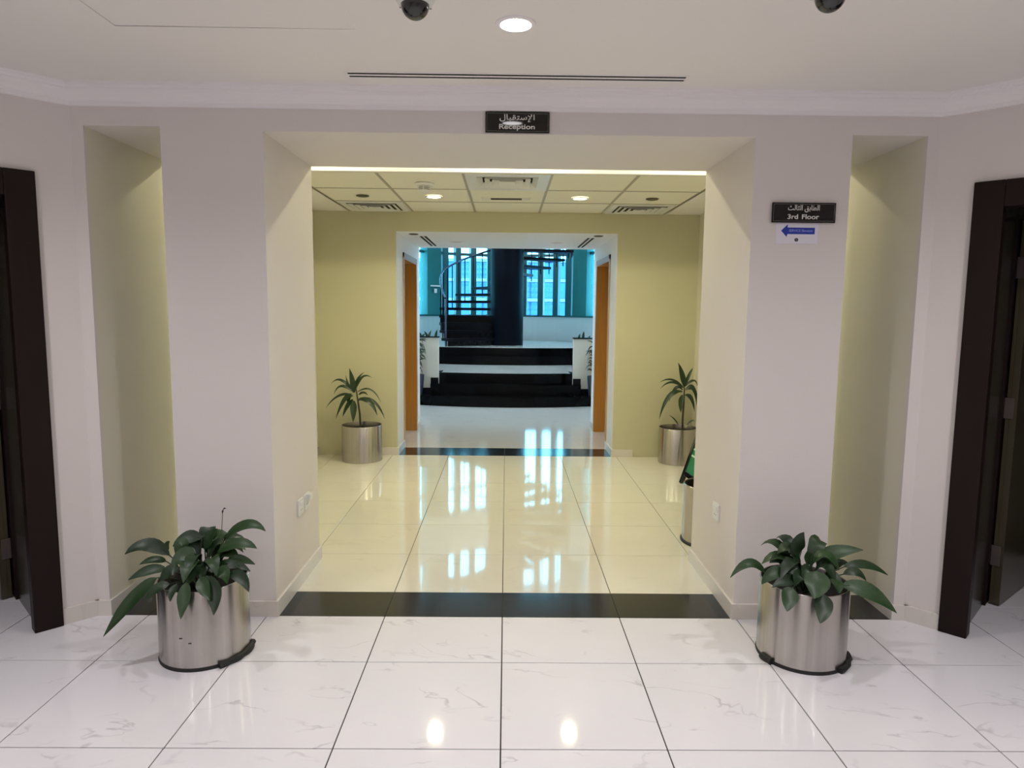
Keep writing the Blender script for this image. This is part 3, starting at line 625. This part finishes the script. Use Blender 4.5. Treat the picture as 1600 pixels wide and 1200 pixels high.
# ---------------------------------------------------------------- signs
def place(o, loc, tilt=0.0):
    o.location = loc; o.rotation_euler = (math.pi/2+tilt, 0, 0)
def plate_sign(name, cx, cz, w, h, top, bottom, tw, bw, label, tilt=0.0, ts=1.0):
    t = thing(name, (cx, YF-0.008, cz), label, 'sign'); t.rotation_euler = (tilt, 0, 0)
    bm = bmesh.new(); box(bm, -w/2, w/2, -0.007, 0.0, -h/2, h/2); obj('plate', bm, 'sign_black', t, bevel=0.001, local=True)
    bm = bmesh.new(); i = 0.0065; e = 0.0016
    for b in ((-w/2+i, w/2-i, h/2-i-e, h/2-i), (-w/2+i, w/2-i, -h/2+i, -h/2+i+e), (-w/2+i, -w/2+i+e, -h/2+i, h/2-i), (w/2-i-e, w/2-i, -h/2+i, h/2-i)):
        box(bm, b[0], b[1], -0.0075, -0.0068, b[2], b[3])
    obj('border_line', bm, 'sign_line', t, local=True)
    for body, sz, wd, x, z, bold in [(top, 0.034*ts, tw, -0.002, 0.0215, 0.0004)] + [(w_, 0.031, ww_, x_, -0.0205, 0.0006) for w_, ww_, x_ in bottom]:
        o = bpy.data.objects.new('lettering', text_mesh(body, sz, 'sign_print', wd, bold)); C.objects.link(o); o.parent = t
        o.location = (x, -0.0074, z); o.rotation_euler = (math.pi/2, 0, 0)
    return t
rev = lambda s: ''.join(reversed(s))
plate_sign('wall_sign', 0.044, 2.4405, 0.302, 0.094, rev('\uFE8D\uFEF9\uFEB3\uFE98\uFED8\uFE92\uFE8E\uFEDD'), [('Reception', 0.168, -0.002)], 0.165, 0.168, 'black wall sign reading Reception above the central opening', 0.038)
plate_sign('wall_sign', 1.4205, 2.040, 0.306, 0.094, rev('\uFE8D\uFEDF\uFEC4\uFE8E\uFE91\uFED6 \uFE8D\uFEDF\uFE9C\uFE8E\uFEDF\uFE9A'), [('3rd', 0.050, -0.053), ('Floor', 0.083, 0.0325)], 0.152, 0.152, 'black wall sign reading 3rd Floor on the pier')
t = thing('paper_notice', (1.40, YF-0.001, 1.94), 'white paper notice with a blue arrow taped below the black pier sign', 'notice')
bm = bmesh.new(); box(bm, -0.105, 0.100, -0.0012, 0.0, -0.045, 0.053); obj('sheet', bm, 'paper', t, local=True)
bm = bmesh.new(); pl = [(-0.080, 0.016), (-0.049, 0.046), (-0.049, 0.031), (0.083, 0.031), (0.083, 0.000), (-0.049, 0.000), (-0.052, -0.014)]
fa = [bm.verts.new((x, -0.0016, z)) for x, z in pl]; fb = [bm.verts.new((x, -0.0010, z)) for x, z in pl]
bm.faces.new(fa); bm.faces.new(list(reversed(fb)))
for k in range(len(pl)): bm.faces.new((fa[k], fa[(k+1) % 7], fb[(k+1) % 7], fb[k]))
obj('arrow', bm, 'arrow_blue', t, local=True)
for body, wd, x in (('SERVICE', 0.056, -0.014), ('Elevator', 0.054, 0.047)):
    o = bpy.data.objects.new('lettering', text_mesh(body, 0.016, 'arrow_print', wd, 0.0001, 0.0002)); C.objects.link(o); o.parent = t; o.location = (x, -0.0018, 0.016); o.rotation_euler = (math.pi/2, 0, 0)
bm = bmesh.new()
for k in range(16):
    a0, a1 = 2*math.pi*k/16, 2*math.pi*(k+1)/16
    box(bm, 0, 1, 0, 1, 0, 1, f=lambda u, v, w: (((0.002 + 0.0075*u)*math.cos(a0+(a1-a0)*v)) - 0.004, -0.0016+0.0006*w, (0.002+0.0075*u)*math.sin(a0+(a1-a0)*v)*0.9 - 0.027))
obj('emblem', bm, 'ink', t, local=True)

# ---------------------------------------------------------------- sockets and switches
def wall_plate(name, s, y, z, w, h, label, cat, rockers=0, pins=0):
    OPX = JX[s]; t = thing(name, (s*OPX, y, z), label, cat); f = lambda a, b, c: (s*(OPX-b), y+a, z+c)
    boxes('plate', 'white_plastic', [(-w/2, w/2, 0, 0.012, -h/2, h/2)], t, bevel=0.002, f=f)
    for k in range(rockers): boxes('rocker', 'white_plastic', [(-w/2+0.012+k*(w-0.02)/rockers, -w/2+k*(w-0.02)/rockers+0.006+(w-0.02)/rockers, 0.012, 0.017, h*0.12, h*0.36)], t, f=f)
    for k in range(pins):
        bm = bmesh.new()
        for dx, dz, a, b in ((0, 0.010, 0.004, 0.008), (-0.012, -0.016, 0.007, 0.004), (0.012, -0.016, 0.007, 0.004)):
            ox_ = (k-(pins-1)/2)*w/2 if pins > 1 else 0
            box(bm, ox_+dx-a/2, ox_+dx+a/2, 0.0115, 0.0125, dz-b/2, dz+b/2, f=f)
        obj('pin_hole', bm, 'slot_dark', t)
    return t
wall_plate('wall_socket', -1, 3.74, 0.448, 0.092, 0.09, 'white socket plate with a rocker on the jamb, next to the second plate', 'socket', 1, 1)
pl_ = wall_plate('wall_switch', -1, 3.855, 0.448, 0.092, 0.09, 'white plate with a small plug adapter on the jamb, deeper in the opening', 'socket', 1, 1)
boxes('adapter', 'white_plastic', [(-JX[-1]+0.012, -JX[-1]+0.035, 3.83, 3.885, 0.455, 0.492)], pl_, bevel=0.003)
wall_plate('wall_socket', 1, 3.645, 0.466, 0.092, 0.092, 'lone white socket plate on the jamb near the waste bin', 'socket', 1, 1)

# ---------------------------------------------------------------- planters
def pot_parts(t, r, h, ring=True):
    z0 = 0.012 if ring else 0.0
    bm = bmesh.new(); lathe(bm, [(r-0.004, z0), (r, z0+0.002), (r, h-0.003), (r-0.002, h), (r-0.007, h), (r-0.008, h-0.004), (r-0.008, h-0.06)], 64, cap=False); obj('pot', bm, 'steel', t, smooth=True, local=True)
    if ring: bm = bmesh.new(); lathe(bm, [(r-0.02, 0.0), (r+0.002, 0.0), (r+0.004, 0.007), (r+0.001, 0.016), (r-0.02, 0.016)], 64); obj('base_ring', bm, 'rubber', t, smooth=True, local=True)
    bm = bmesh.new(); rnd = random.Random(3)
    rings = [[bm.verts.new(((r-0.0085)*q*math.cos(a), (r-0.0085)*q*math.sin(a), h-0.045+rnd.uniform(-0.006, 0.006))) for a in [2*math.pi*k/24 for k in range(24)]] for q in (1, 0.7, 0.35)]
    c = bm.verts.new((0, 0, h-0.04))
    for a, b in zip(rings, rings[1:]):
        for k in range(24): bm.faces.new((a[k], a[(k+1) % 24], b[(k+1) % 24], b[k]))
    for k in range(24): bm.faces.new((rings[-1][k], rings[-1][(k+1) % 24], c))
    obj('soil', bm, 'soil', t, smooth=True, local=True)
def leaf(t, base, mid, tip, w, m, root=None, n=9, wav=0.0, seed=0, facing=(0.0, -0.75, 0.65), strap=False):
    B, Md, Tp = Vector(base), Vector(mid), Vector(tip); ctl = 2*Md - 0.5*(B+Tp); bm = bmesh.new(); rows = []; N = Vector(facing).normalized()
    rnd = random.Random(seed); ph = rnd.uniform(0, 6)
    for i in range(n+1):
        a = i/n; p = B*(1-a)**2 + ctl*2*a*(1-a) + Tp*a*a
        tg = ((ctl-B)*(1-a) + (Tp-ctl)*a).normalized(); sd = tg.cross(N)
        if sd.length < 0.05: sd = Vector((1, 0, 0))
        sd.normalize(); nn = sd.cross(tg).normalized()
        if strap: ww = w/2*min(1, (0.30+2.6*a))*(1-a**2.6)
        else: ww = w/2*(math.sin(math.pi*min(1, a**0.82*0.985+0.012))**0.8)
        ww = max(ww, 0.0012)
        row = []
        for k, q in enumerate((-1, -0.55, 0, 0.55, 1)):
            lift = 0.20*abs(q)*ww + wav*ww*math.sin(ph+a*9+q*2)*abs(q)
            row.append(bm.verts.new(p + sd*q*ww + nn*lift))
        rows.append(row)
    for a, b in zip(rows, rows[1:]):
        for k in range(4): bm.faces.new((a[k], a[k+1], b[k+1], b[k]))
    if root is not None:
        R_ = Vector(root); md = (R_+B)/2 + Vector((0, 0, 0.02)); d = (B-md).normalized()
        tube(bm, [R_, md, B, B+(ctl-B)*0.3], [0.0035, 0.003, 0.0025, 0.001], 6)
    return obj('leaf', bm, m, t, smooth=True, local=True)
def lily(x, y, label, leaves, seed, extra=14):
    t = thing('peace_lily_planter', (x, y, 0), label, 'potted plant'); pot_parts(t, 0.192, 0.355)
    rnd = random.Random(seed)
    for i, (b, m_, tp, w) in enumerate(leaves):
        root = (b[0]*0.25+rnd.uniform(-0.02, 0.02), b[1]*0.2+rnd.uniform(-0.02, 0.02), 0.31)
        leaf(t, b, m_, tp, w, 'lily_leaf', root, 10, 0.10, seed*50+i, facing=(rnd.uniform(-.2, .2), -0.75, 0.65))
    for i in range(extra):
        a = rnd.uniform(0.15, math.pi-0.15) if i % 3 else rnd.uniform(-math.pi, 0); d0, d1 = rnd.uniform(0.02, 0.07), rnd.uniform(0.12, 0.21)
        zz = rnd.uniform(0.40, 0.47); dz = rnd.uniform(0.0, 0.10) if a > 0 else -0.02
        b = (d0*math.cos(a), d0*math.sin(a), zz-0.02); tp = (d1*math.cos(a), d1*math.sin(a), zz+dz-0.02); m_ = ((b[0]+tp[0])/2, (b[1]+tp[1])/2, zz+dz*0.6+0.035)
        leaf(t, b, m_, tp, rnd.uniform(0.055, 0.08), 'lily_leaf', (b[0]*0.4, b[1]*0.4, 0.31), 8, 0.1, seed*90+i, facing=(0, -0.3, 0.95))
    return t
def scrap(t, pts, r):
    bm = bmesh.new(); rnd = random.Random(int(r*1e5)+len(pts)); tube(bm, pts, [r*rnd.uniform(0.6, 1.1) for _ in pts], 7); obj('liner_scrap', bm, 'rubber', t, smooth=True, local=True)
pa = lily(-1.36, 2.97, 'leafy plant in steel pot with a thin dried flower stalk, by the two socket plates', LEAVES_LEFT, 1)
bm = bmesh.new(); tube(bm, [(0.06, -0.02, 0.33), (0.085, 0.0, 0.50), (0.098, 0.0, 0.655)], [0.002, 0.0018, 0.0014], 6); fs = obj('flower_stalk', bm, 'stem', pa, smooth=True, local=True)
bm = bmesh.new(); tube(bm, [(0.096, 0, 0.645), (0.098, 0, 0.655), (0.100, 0, 0.662)], [0.002, 0.004, 0.001], 6); tube(bm, [(0.099, 0, 0.660), (0.106, 0, 0.668), (0.113, 0, 0.667)], [0.001, 0.004, 0.001], 6); obj('dried_flower', bm, 'dry_flower', pa, smooth=True, local=True)
scrap(pa, [(0.20*math.cos(a), 0.20*math.sin(a), 0.012) for a in [-0.9+0.12*k for k in range(11)]], 0.016)
for u, z in ((-0.02, 0.15), (0.018, 0.128)):
    bm = bmesh.new(); box(bm, u-0.006, u+0.006, -0.1935, -0.190, z, z+0.004); obj('scuff', bm, 'rubber', pa, local=True)
pb = lily(1.37, 2.97, 'leafy plant in steel pot standing below the arrow notice on the pier', LEAVES_RIGHT, 2, 12)
scrap(pb, [(0.20*math.cos(a), 0.20*math.sin(a), 0.012) for a in [-1.05+0.1*k for k in range(11)]], 0.019)
scrap(pb, [(0.197*math.cos(a), 0.197*math.sin(a), 0.012) for a in [3.35+0.08*k for k in range(5)]], 0.017)
DRACAENA_B = [tuple((min(p[0], 0.13+max(0, p[0]-0.13)*0.35), p[1], p[2]) for p in L[:3]) + (L[3],) for L in DRACAENA_B]
def dracaena(x, y, r, h, label, leaves, trunk):
    t = thing('dracaena_planter', (x, y, 0), label, 'potted plant'); pot_parts(t, r, h, False)
    bm = bmesh.new(); tube(bm, trunk, [0.011, 0.010, 0.009, 0.006], 8); obj('trunk', bm, 'trunk', t, smooth=True, local=True)
    for i, (b, m_, tp, w) in enumerate(leaves): leaf(t, b, m_, tp, w*1.15, 'dracaena_leaf', None, 10, 0.08, i+7, strap=True)
dracaena(-1.48, 6.93, 0.205, 0.37, 'strap-leaved plant in steel pot standing alone against the yellow wall', DRACAENA_A, [(-0.015, 0, 0.32), (-0.02, 0, 0.48), (-0.035, 0, 0.60), (-0.055, 0, 0.74)])
dracaena(1.79, 6.93, 0.195, 0.37, 'strap-leaved plant in steel pot standing behind the easel sign', DRACAENA_B, [(0.045, 0, 0.32), (0.045, 0, 0.48), (0.05, 0, 0.62), (0.05, 0, 0.80)])

# waste bin behind the pier
t = thing('waste_bin', (1.415, 4.50, 0), 'steel cylindrical bin with black liner half hidden behind the pier', 'bin')
bm = bmesh.new(); lathe(bm, [(0.195, 0.015), (0.195, 0.397), (0.192, 0.40), (0.186, 0.40), (0.185, 0.39)], 64, cap=False); obj('drum', bm, 'steel', t, smooth=True, local=True)
bm = bmesh.new(); lathe(bm, [(0.185, 0.392), (0.180, 0.32), (0.165, 0.06), (0.0005, 0.05)], 48, cap=False); obj('liner', bm, 'rubber', t, smooth=True, local=True)
bm = bmesh.new(); lathe(bm, [(0.18, 0), (0.203, 0), (0.205, 0.012), (0.197, 0.02), (0.18, 0.02)], 48); obj('base_ring', bm, 'rubber', t, smooth=True, local=True)

# A-frame sign beside the far planter
t = thing('easel_sign', (1.66, 5.85, 0), 'black A-frame floor sign with a green poster beside the far planter', 'sign')
fo = Vector((1.60, 6.10, 0)); al = Vector((0.07, -0.997, 0)).normalized(); ln = Vector((0.997, 0.07, 0))
LEAN = 0.31
g1 = lambda u, w, z: tuple(fo + al*u + ln*(math.sin(LEAN)*z + math.cos(LEAN)*w) + Vector((0, 0, math.cos(LEAN)*z - math.sin(LEAN)*w)))
g2 = lambda u, w, z: tuple(fo + al*u + ln*(2*math.sin(LEAN)*0.98 - math.sin(LEAN)*z - math.cos(LEAN)*w) + Vector((0, 0, math.cos(LEAN)*z - math.sin(LEAN)*w)))
for g, nm in ((g1, 'front_frame'), (g2, 'rear_frame')):
    fr = boxes(nm, 'black_plastic', [(0, 0.052, 0, 0.03, 0, 0.97), (0.548, 0.60, 0, 0.03, 0, 0.97), (0.052, 0.548, 0, 0.03, 0.08, 0.125), (0.045, 0.555, 0, 0.025, 0.93, 0.97)], t, bevel=0.003, f=g)
    po = boxes('poster', 'board_green', [(0.052, 0.548, 0.008, 0.016, 0.125, 0.93)], fr, f=g)
    for z, a, b in ((0.88, 0.08, 0.5), (0.46, 0.06, 0.5), (0.40, 0.06, 0.42), (0.34, 0.06, 0.47), (0.28, 0.06, 0.35), (0.52, 0.08, 0.12)):
        boxes('print_line', 'board_print', [(a, b, 0.0070, 0.0081, z-0.008, z+0.008)], fr, f=g)

# planters on the hall steps
def hall_plant(x, y, z, label, seed):
    t = thing('hall_planter', (x, y, z), label, 'potted plant'); rnd = random.Random(seed)
    bm = bmesh.new(); lathe(bm, [(0.085, 0), (0.11, 0.32), (0.102, 0.32), (0.10, 0.28), (0.0005, 0.28)], 32, cap=False); obj('pot', bm, 'pot_blue', t, smooth=True, local=True)
    bm = bmesh.new(); tube(bm, [(0, 0, 0.27), (0.01, 0, 0.5), (0, 0, 0.75), (0, 0, 0.86)], 0.008, 6); obj('trunk', bm, 'trunk', t, smooth=True, local=True)
    for i in range(46):
        a = rnd.uniform(0, 6.28); z0 = rnd.uniform(0.36, 0.86); L = rnd.uniform(0.09, 0.17); dr = rnd.uniform(-0.10, 0.02)
        b = (0.01*math.cos(a), 0.01*math.sin(a), z0); tp = (L*math.cos(a), L*math.sin(a)*0.8, z0+dr+0.04); m_ = (tp[0]*0.5, tp[1]*0.5, z0+0.05)
        leaf(t, b, m_, tp, 0.04, 'dracaena_leaf', None, 5, 0.05, i, facing=(0, -0.5, 0.85))
hall_plant(-1.455, 11.16, 0.163, 'bushy green plant in a dark pot on the black step, on the staircase side', 11)
hall_plant(1.455, 11.16, 0.163, 'bushy green plant in a dark pot on the black step, away from the staircase', 12)
def trough_plant(x, y, z, label, seed, n):
    t = thing('parapet_plant', (x, y, z), label, 'plant'); rnd = random.Random(seed)
    boxes('trough', 'pot_blue', [(-0.30, 0.16, -0.08, 0.08, 0.0, 0.5)], t, local=True, bevel=0.01)
    for i in range(n):
        bx = rnd.uniform(-0.28, 0.14); a = rnd.uniform(-0.7, 0.7); L = rnd.uniform(0.12, 0.24)
        b = (bx, 0, 0.49); tp = (bx+math.sin(a)*L, rnd.uniform(-0.05, 0.05), 0.5+math.cos(a)*L); m_ = ((b[0]+tp[0])/2, tp[1]/2, (b[2]+tp[2])/2+0.02)
        leaf(t, b, m_, tp, 0.045, 'dracaena_leaf', None, 5, 0.05, i, facing=(0, -0.9, 0.2))
trough_plant(-1.33, 11.56, 0.492, 'low leafy plant in a trough behind the parapet, on the staircase side', 5, 9)
trough_plant(1.50, 11.56, 0.492, 'low leafy plant in a trough behind the parapet, away from the staircase', 6, 6)
